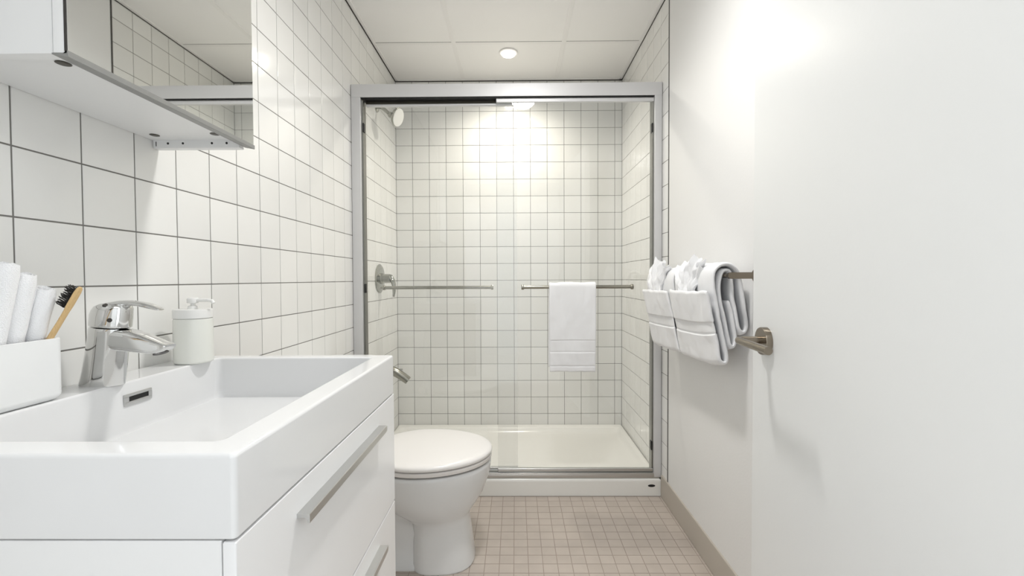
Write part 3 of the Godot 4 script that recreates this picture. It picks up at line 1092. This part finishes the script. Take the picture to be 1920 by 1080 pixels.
func mirror_cabinet() -> void:
	var t := thing("mirror_cabinet", "white mirror-fronted bathroom cabinet on the left wall above the faucet", "cabinet", Vector3(-0.69, 0.30, -0.79))
	var top := 1.00
	var s := Shape.new()
	s.span(Vector3(XL + 0.001, 0.2925, -0.5665), Vector3(-0.5950, top, -0.5825), 0.0006)
	s.span(Vector3(XL + 0.001, 0.2850, -0.948), Vector3(-0.5950, top, -0.966), 0.0015)
	s.span(Vector3(XL + 0.001, 0.3020, -0.950), Vector3(-0.5950, 0.318, -0.580), 0.0002)
	s.span(Vector3(XL + 0.001, top - 0.016, -0.960), Vector3(-0.5950, top, -0.567), 0.0012)
	s.span(Vector3(XL + 0.001, 0.31, -0.960), Vector3(XL + 0.008, top, -0.57), 0.0012)
	var b := part("body", s, M.carcass, t)
	s = Shape.new()
	for x in [-0.7495, -0.717, -0.654, -0.622]:
		s = Shape.new()
		s.lathe([[0.0, 0.0], [0.0024, 0.0], [0.0024, 0.0007], [0.0, 0.0008]], axis_to(Vector3(x, 0.2950, -0.9482), Vector3(0, 0, 1)), 14)
		part("screw_hole", s, M.rubber, b)
	s = Shape.new()
	s.span(Vector3(-0.776, 0.289, -0.9484), Vector3(-0.7745, 0.299, -0.9475), 0.0002)
	part("slot", s, M.rubber, b)
	for q in [[-0.627, -0.611], [-0.7495, -0.913], [-0.6206, -0.909]]:
		s = Shape.new()
		s.lathe([[0.0, 0.0], [0.0085, 0.0], [0.0090, 0.0008], [0.0070, 0.0016], [0.0, 0.0012]], axis_to(Vector3(q[0], 0.302, q[1]), Vector3.DOWN), 22)
		part("cam_fitting", s, M.track_dark, b)
	s = Shape.new()
	s.span(Vector3(-0.5920, 0.2915, -0.9640), Vector3(-0.5772, top, -0.5635), 0.0012)
	var d := part("door", s, M.carcass, t)
	s = Shape.new()
	s.span(Vector3(-0.5770, 0.2945, -0.9640), Vector3(-0.5732, top, -0.5635), 0.0004)
	part("mirror_edge", s, M.edge_strip, d)
	s = Shape.new()
	s.span(Vector3(-0.5734, 0.2948, -0.9636), Vector3(-0.5730, top - 0.001, -0.5644), 0.0001)
	part("mirror_glass", s, M.mirror, d).set_meta("label", "silvered mirror glass")
	# metal channel under the door: a lip at the front, its underside rising to the back
	s = Shape.new()
	var la := PackedVector3Array()
	var lb := PackedVector3Array()
	for q in [Vector2(-0.5925, 0.2900), Vector2(-0.5722, 0.2862), Vector2(-0.5715, 0.2868), Vector2(-0.5715, 0.2945), Vector2(-0.5728, 0.2948), Vector2(-0.5732, 0.2912), Vector2(-0.5925, 0.2918)]:
		la.append(Vector3(q.x, q.y, -0.9655))
		lb.append(Vector3(q.x, q.y, -0.5630))
	s.loft([la, lb])
	part("bottom_rail", s, M.rail_grey, d, 25.0)  # grey stands in for dark reflections in the aluminium


# ------------------------------------------------------------------ toilet
func egg(cx: float, cz: float, front: float, back: float, half: float, y: float, n := 56, pw := 1.0) -> PackedVector3Array:
	var l := PackedVector3Array()
	for i in n:
		var a := TAU * i / n
		var c := cos(a)
		var sn := sin(a)
		var ex: float = signf(c) * pow(absf(c), pw)
		var ez: float = signf(sn) * pow(absf(sn), pw)
		l.append(Vector3(cx + (front if c > 0 else back) * ex, y, cz - half * ez))
	return l


func toilet() -> void:
	var cz := -1.645
	var t := thing("toilet", "white toilet with a closed lid between the vanity and the shower", "toilet", Vector3(-0.42, FLOOR, cz))
	# bowl: foot, stem, flare
	var s := Shape.new()
	var cx := -0.345
	s.loft([egg(-0.300, cz, 0.140, 0.090, 0.112, FLOOR, 56, 0.75), egg(-0.300, cz, 0.143, 0.090, 0.114, FLOOR + 0.006, 56, 0.75), egg(-0.300, cz, 0.136, 0.088, 0.109, FLOOR + 0.05, 56, 0.76),
		egg(-0.300, cz, 0.128, 0.086, 0.104, FLOOR + 0.12, 56, 0.8), egg(-0.302, cz, 0.124, 0.092, 0.104, FLOOR + 0.165, 56, 0.85), egg(-0.310, cz, 0.139, 0.125, 0.118, FLOOR + 0.190, 56, 0.9),
		egg(-0.325, cz, 0.176, 0.165, 0.142, FLOOR + 0.222, 56, 0.95), egg(-0.338, cz, 0.213, 0.20, 0.162, FLOOR + 0.260, 56), egg(cx, cz, 0.235, 0.225, 0.175, FLOOR + 0.300, 56), egg(cx, cz, 0.246, 0.24, 0.183, FLOOR + 0.335, 56),
		egg(cx, cz, 0.250, 0.25, 0.187, FLOOR + 0.362, 56), egg(cx, cz, 0.250, 0.25, 0.187, FLOOR + 0.373, 56), egg(cx, cz, 0.244, 0.245, 0.181, FLOOR + 0.3765, 56)])
	# trapway and foot at the back, narrower than the stem
	var l := []
	for q in [[0.0, 0.090], [0.012, 0.090], [0.02, 0.078], [0.09, 0.060], [0.13, 0.066], [0.17, 0.062], [0.24, 0.085], [0.30, 0.110], [0.35, 0.125], [0.372, 0.125]]:
		l.append(rrect(-0.50, cz, 0.19 if q[0] > 0.2 else 0.15, q[1], 0.03, FLOOR + q[0], 6))
	s.loft(l)
	part("bowl", s, M.toilet_ceramic, t, 60.0)
	# seat ring and lid
	s = Shape.new()
	s.loft([egg(cx, cz, 0.20, 0.18, 0.14, FLOOR + 0.376), egg(cx, cz, 0.215, 0.19, 0.155, FLOOR + 0.382), egg(cx, cz, 0.248, 0.20, 0.189, FLOOR + 0.3835), egg(cx, cz, 0.252, 0.20, 0.193, FLOOR + 0.386), egg(cx, cz, 0.253, 0.20, 0.194, FLOOR + 0.398), egg(cx, cz, 0.246, 0.20, 0.187, FLOOR + 0.4015)])
	part("seat", s, M.seat_plastic, t, 60.0)
	s = Shape.new()
	s.loft([egg(cx, cz, 0.241, 0.20, 0.183, FLOOR + 0.4030), egg(cx, cz, 0.248, 0.20, 0.190, FLOOR + 0.4040), egg(cx, cz, 0.253, 0.203, 0.195, FLOOR + 0.405), egg(cx, cz, 0.255, 0.205, 0.197, FLOOR + 0.412), egg(cx, cz, 0.253, 0.204, 0.195, FLOOR + 0.418), egg(cx, cz, 0.245, 0.200, 0.188, FLOOR + 0.4225),
		egg(cx, cz, 0.225, 0.185, 0.170, FLOOR + 0.4260), egg(cx, cz, 0.15, 0.13, 0.115, FLOOR + 0.4290), egg(cx, cz, 0.06, 0.05, 0.05, FLOOR + 0.430)])
	part("lid", s, M.seat_plastic, t, 60.0)
	s = Shape.new()
	s.span(Vector3(-0.575, FLOOR + 0.380, cz - 0.11), Vector3(-0.535, FLOOR + 0.420, cz - 0.06), 0.008)
	part("hinge", s, M.seat_plastic, t)
	s = Shape.new()
	s.span(Vector3(-0.575, FLOOR + 0.380, cz + 0.06), Vector3(-0.535, FLOOR + 0.420, cz + 0.11), 0.008)
	part("hinge", s, M.seat_plastic, t)
	# tank
	s = Shape.new()
	s.loft([rrect(-0.680, cz, 0.075, 0.165, 0.03, FLOOR + 0.375, 6), rrect(-0.682, cz, 0.085, 0.180, 0.03, FLOOR + 0.41, 6), rrect(-0.685, cz, 0.093, 0.195, 0.03, FLOOR + 0.70, 6)])
	part("tank", s, M.toilet_ceramic, t, 50.0)
	s = Shape.new()
	s.loft([rrect(-0.685, cz, 0.095, 0.198, 0.03, FLOOR + 0.70, 6), rrect(-0.684, cz, 0.098, 0.203, 0.032, FLOOR + 0.706, 6), rrect(-0.684, cz, 0.098, 0.203, 0.032, FLOOR + 0.728, 6), rrect(-0.684, cz, 0.092, 0.197, 0.03, FLOOR + 0.735, 6)])
	part("tank_lid", s, M.toilet_ceramic, t, 50.0)
	s = Shape.new()
	s.lathe([[0.0, 0.0], [0.020, 0.0], [0.020, 0.004], [0.018, 0.006], [0.0, 0.006]], Transform3D(Basis(), Vector3(-0.684, FLOOR + 0.735, cz)), 24)
	part("flush_button", s, M.chrome, t)


# ------------------------------------------------------------------ cloth
func even(path: Array, step: float) -> Array:
	var out := [path[0]]
	var left := step
	for i in path.size() - 1:
		var a: Vector2 = path[i]
		var b: Vector2 = path[i + 1]
		var d := a.distance_to(b)
		var at := left
		while at < d:
			out.append(a.lerp(b, at / d))
			at += step
		left = at - d
	out.append(path[-1])
	return out


# path: centre line in the plane across the bar; xf maps (a, b, along) to the room.
# bands: [from, to, thickness factor] in metres from the start of the path
func cloth(path: Array, th: float, z0: float, z1: float, xf: Transform3D, wav: float, seed_: int, bands := [], taper := Vector2.ZERO, nz := 36, lift := 0.0) -> Shape:
	var nn := FastNoiseLite.new()
	nn.seed = seed_
	nn.frequency = 9.0
	nn.fractal_octaves = 3
	path = even(path, 0.0028)
	var n := path.size()
	var len := PackedFloat32Array([0.0])
	for i in range(1, n): len.append(len[-1] + (path[i] as Vector2).distance_to(path[i - 1]))
	var loops := []
	var edge := th * 0.9
	var zs := []
	var width := absf(z1 - z0)
	for k in 5: zs.append(edge * (1.0 - cos(PI / 2 * k / 4.0)))
	for k in nz - 1: zs.append(lerpf(edge, width - edge, float(k + 1) / nz))
	for k in 5: zs.append(width - edge * (1.0 - cos(PI / 2 * (4 - k) / 4.0)))
	for zi in zs.size():
		var u: float = zs[zi] / width
		var rim := minf(zs[zi], width - zs[zi])
		var fz := sqrt(maxf(0.03, 1.0 - pow(maxf(0.0, 1.0 - rim / edge), 2)))
		var outer := PackedVector3Array()
		var inner := PackedVector3Array()
		for i in n:
			var tg: Vector2 = ((path[mini(i + 1, n - 1)] as Vector2) - (path[maxi(i - 1, 0)] as Vector2)).normalized()
			var nm := Vector2(-tg.y, tg.x)
			var e := minf(len[i], len[-1] - len[i])
			var w := th * 0.5 * fz * sqrt(clampf(e / (th * 0.6), 0.04, 1.0))
			for b in bands:
				if len[i] > b[0] and len[i] < b[1]: w *= b[2]
			var z := lerpf(z0, z1, u)
			var mid := (z0 + z1) / 2
			z = mid + (z - mid) * (1.0 + lerpf(taper.x, taper.y, len[i] / len[-1]))
			var dsp := wav * nn.get_noise_3d(len[i] * 0.6, z, seed_ * 1.7)
			var drop := 0.004 * nn.get_noise_2d(z * 1.4, 9.0 + seed_)
			var c: Vector2 = path[i]
			var tug := clampf(1.0 - e / 0.05, 0.0, 1.0) * drop
			# low parts ride up towards the near end
			tug += lift * pow(1.0 - u, 3.0) * clampf(-c.y / 0.22, 0.0, 1.0)
			outer.append(xf * Vector3(c.x + nm.x * (w + dsp), c.y + nm.y * (w + dsp) + tug, z))
			inner.append(xf * Vector3(c.x - nm.x * (w - dsp), c.y - nm.y * (w - dsp) + tug, z))
		inner.reverse()
		outer.append_array(inner)
		loops.append(outer)
	var s := Shape.new()
	# find the winding once
	var a: PackedVector3Array = loops[4]
	var b4: PackedVector3Array = loops[5]
	var m := a.size()
	var g := (a[31] - a[30]).cross(b4[30] - a[30])
	if g.dot(a[30] - a[m - 31]) < 0.0: loops.reverse()
	s.loft(loops, false, false)
	var dirz := xf.basis * Vector3(0, 0, 1)
	for e in [0, loops.size() - 1]:
		var l: PackedVector3Array = loops[e]
		var o: float = (l[0] - (loops[loops.size() / 2] as PackedVector3Array)[0]).dot(dirz)
		for i in m / 2 - 1:
			s.facing([l[i], l[i + 1], l[m - 2 - i], l[m - 1 - i]], dirz * signf(o))
	return s


func towels() -> void:
	# bar on the painted wall
	var bx := 0.628
	var by := 0.006
	var t := thing("towel_bar", "brushed metal towel bar with flat end posts on the right wall", "towel bar", Vector3(XR, by, -1.62))
	var s := Shape.new()
	s.tube(PackedVector3Array([Vector3(bx, by, -1.965), Vector3(bx, by, -1.29)]), 0.0065, 18)
	part("bar", s, M.brushed_nickel, t)
	for z in [-1.285, -1.97]:
		s = Shape.new()
		var l := []
		for k in 2:
			var lp := PackedVector3Array()
			var zz: float = z + [-0.006, 0.006][k]
			for i in 13:
				var a := PI / 2 + PI * i / 12.0
				lp.append(Vector3(bx + 0.0005 + 0.0095 * cos(a), by + 0.0095 * sin(a), zz))
			lp.append(Vector3(XR, by - 0.0095, zz))
			lp.append(Vector3(XR, by + 0.0095, zz))
			l.append(lp)
		s.loft(l)
		var p := part("post", s, M.brushed_nickel, t, 40.0)
		s = Shape.new()
		s.lathe([[0.0, 0.0], [0.019, 0.0], [0.019, 0.004], [0.017, 0.005], [0.0, 0.005]], axis_to(Vector3(XR, by, z), Vector3.LEFT), 24)
		part("wall_plate", s, M.brushed_nickel, p)
	# two folded hand towels over it, each with its hem turned up into a pocket; the path starts at the pocket's mouth
	var path := smooth_path([Vector2(0.5700, -0.0440), Vector2(0.5800, -0.0990), Vector2(0.5980, -0.1815), Vector2(0.6120, -0.2552), Vector2(0.6170, -0.2717), Vector2(0.6270, -0.2772), Vector2(0.6320, -0.2640), Vector2(0.6240, -0.2090), Vector2(0.6060, -0.1100), Vector2(0.5910, -0.0330), Vector2(0.5930, 0.0120), Vector2(0.6080, 0.0330),
		Vector2(0.6320, 0.0400), Vector2(0.6550, 0.0300), Vector2(0.6700, 0.0040), Vector2(0.6820, -0.0660), Vector2(0.6940, -0.1375), Vector2(0.6965, -0.1650), Vector2(0.6900, -0.1837), Vector2(0.6770, -0.1848), Vector2(0.6660, -0.1650), Vector2(0.6590, -0.1100), Vector2(0.6520, -0.0330), Vector2(0.6450, 0.0140), Vector2(0.6320, 0.0235), Vector2(0.6170, 0.0140),
		Vector2(0.6090, -0.0330), Vector2(0.6220, -0.1100), Vector2(0.6380, -0.1925), Vector2(0.6440, -0.2233), Vector2(0.6540, -0.2299), Vector2(0.6590, -0.2090), Vector2(0.6520, -0.1430), Vector2(0.6390, -0.0770)], 6)
	var bands := [[0.106, 0.112, 0.30], [0.112, 0.140, 0.60], [0.140, 0.146, 0.30]]
	s = cloth(path, 0.0125, -1.315, -1.622, Transform3D(), 0.006, 3, bands, Vector2(0.03, -0.02), 44, 0.024)
	var o := part("hand_towel", s, M.terry, self, 70.0)
	tag(o, "white hand towel nearest the door, folded over the bar on the right wall", "towel", "hand towels on the wall bar")
	s = cloth(path, 0.0125, -1.632, -1.945, Transform3D(Basis(), Vector3(-0.004, -0.006, 0)), 0.006, 17, bands, Vector2(-0.02, 0.0), 44, 0.012)
	o = part("hand_towel", s, M.terry, self, 70.0)
	tag(o, "white hand towel at the shower end of the bar on the right wall", "towel", "hand towels on the wall bar")
	fan_cloth(Vector3(0.580, -0.075, -1.49), 0.130, 5, "white washcloth fanned out of the pocket of the hand towel nearest the door")
	fan_cloth(Vector3(0.576, -0.080, -1.80), 0.140, 9, "white washcloth fanned out of the pocket of the hand towel beside the shower")
	# towel on the shower door's bar: hangs at the front and back of the bar
	var zc := ZCURB - 0.004 - 0.020 + 0.045
	var q := smooth_path([Vector2(0.016, -0.444), Vector2(0.017, -0.30), Vector2(0.016, -0.15), Vector2(0.015, -0.06), Vector2(0.013, -0.036), Vector2(0.0, -0.025), Vector2(-0.013, -0.036), Vector2(-0.0145, -0.06), Vector2(-0.0165, -0.14), Vector2(-0.017, -0.29), Vector2(-0.016, -0.425)], 8)
	# (a, b, along) -> a towards the viewer, along the bar
	var xf := Transform3D(Basis(Vector3(0, 0, 1), Vector3.UP, Vector3(-1, 0, 0)), Vector3(0, 0.003, zc))
	var tb := [[0.092, 0.097, 0.35], [0.097, 0.146, 0.72], [0.146, 0.151, 0.35], [0.024, 0.028, 0.5]]
	s = cloth(q, 0.0085, -0.1560, -0.3815, xf, 0.005, 23, tb, Vector2(-0.04, 0.0), 40)
	o = part("hand_towel", s, M.terry, self, 70.0)
	tag(o, "white hand towel hanging on the bar of the sliding shower door", "towel")


# a washcloth pinched at its foot, its pleats opening upwards
func fan_cloth(foot: Vector3, r: float, seed_: int, label: String) -> void:
	var nn := FastNoiseLite.new()
	nn.seed = seed_
	nn.frequency = 14.0
	var loops := []
	var nu := 88
	var nv := 18
	for k in nv + 1:
		var v := float(k) / nv
		var a := PackedVector3Array()
		var b := PackedVector3Array()
		for i in nu + 1:
			var u := float(i) / nu * 2.0 - 1.0
			var ang := u * lerpf(0.05, 0.34, v)
			var rad := r * v * (1.0 - 0.10 * u * u + 0.34 * nn.get_noise_2d(u * 0.16, 2.0))
			var wide := lerpf(0.062, 0.075, v)
			var pleat := sin(u * 21.0 + seed_ + 1.4 * nn.get_noise_2d(u * 0.1, v * 0.1)) * lerpf(0.002, 0.012, v) + 0.016 * nn.get_noise_2d(u * 0.1 + 4.0, v * 0.12)
			var curl := -0.012 * v + 0.030 * v * v
			var c := foot + Vector3(curl + pleat, rad * cos(ang), u * wide + rad * sin(ang))
			var w := 0.0032 * sqrt(clampf(minf(1.0 - v, 1.0) * 9.0, 0.06, 1.0))
			a.append(c + Vector3(-w, 0, 0))
			b.append(c + Vector3(w, 0, 0))
		b.reverse()
		a.append_array(b)
		loops.append(a)
	var s := Shape.new()
	loops.reverse()
	s.loft(loops, false, false)
	for e in [0, nv]:
		var l: PackedVector3Array = loops[e]
		var m := l.size()
		for i in m / 2 - 1:
			s.facing([l[i], l[i + 1], l[m - 2 - i], l[m - 1 - i]], Vector3.UP if e == 0 else Vector3.DOWN)
	var o := part("washcloth", s, M.terry, self, 70.0)
	tag(o, label, "washcloth", "fanned washcloths on the wall bar")
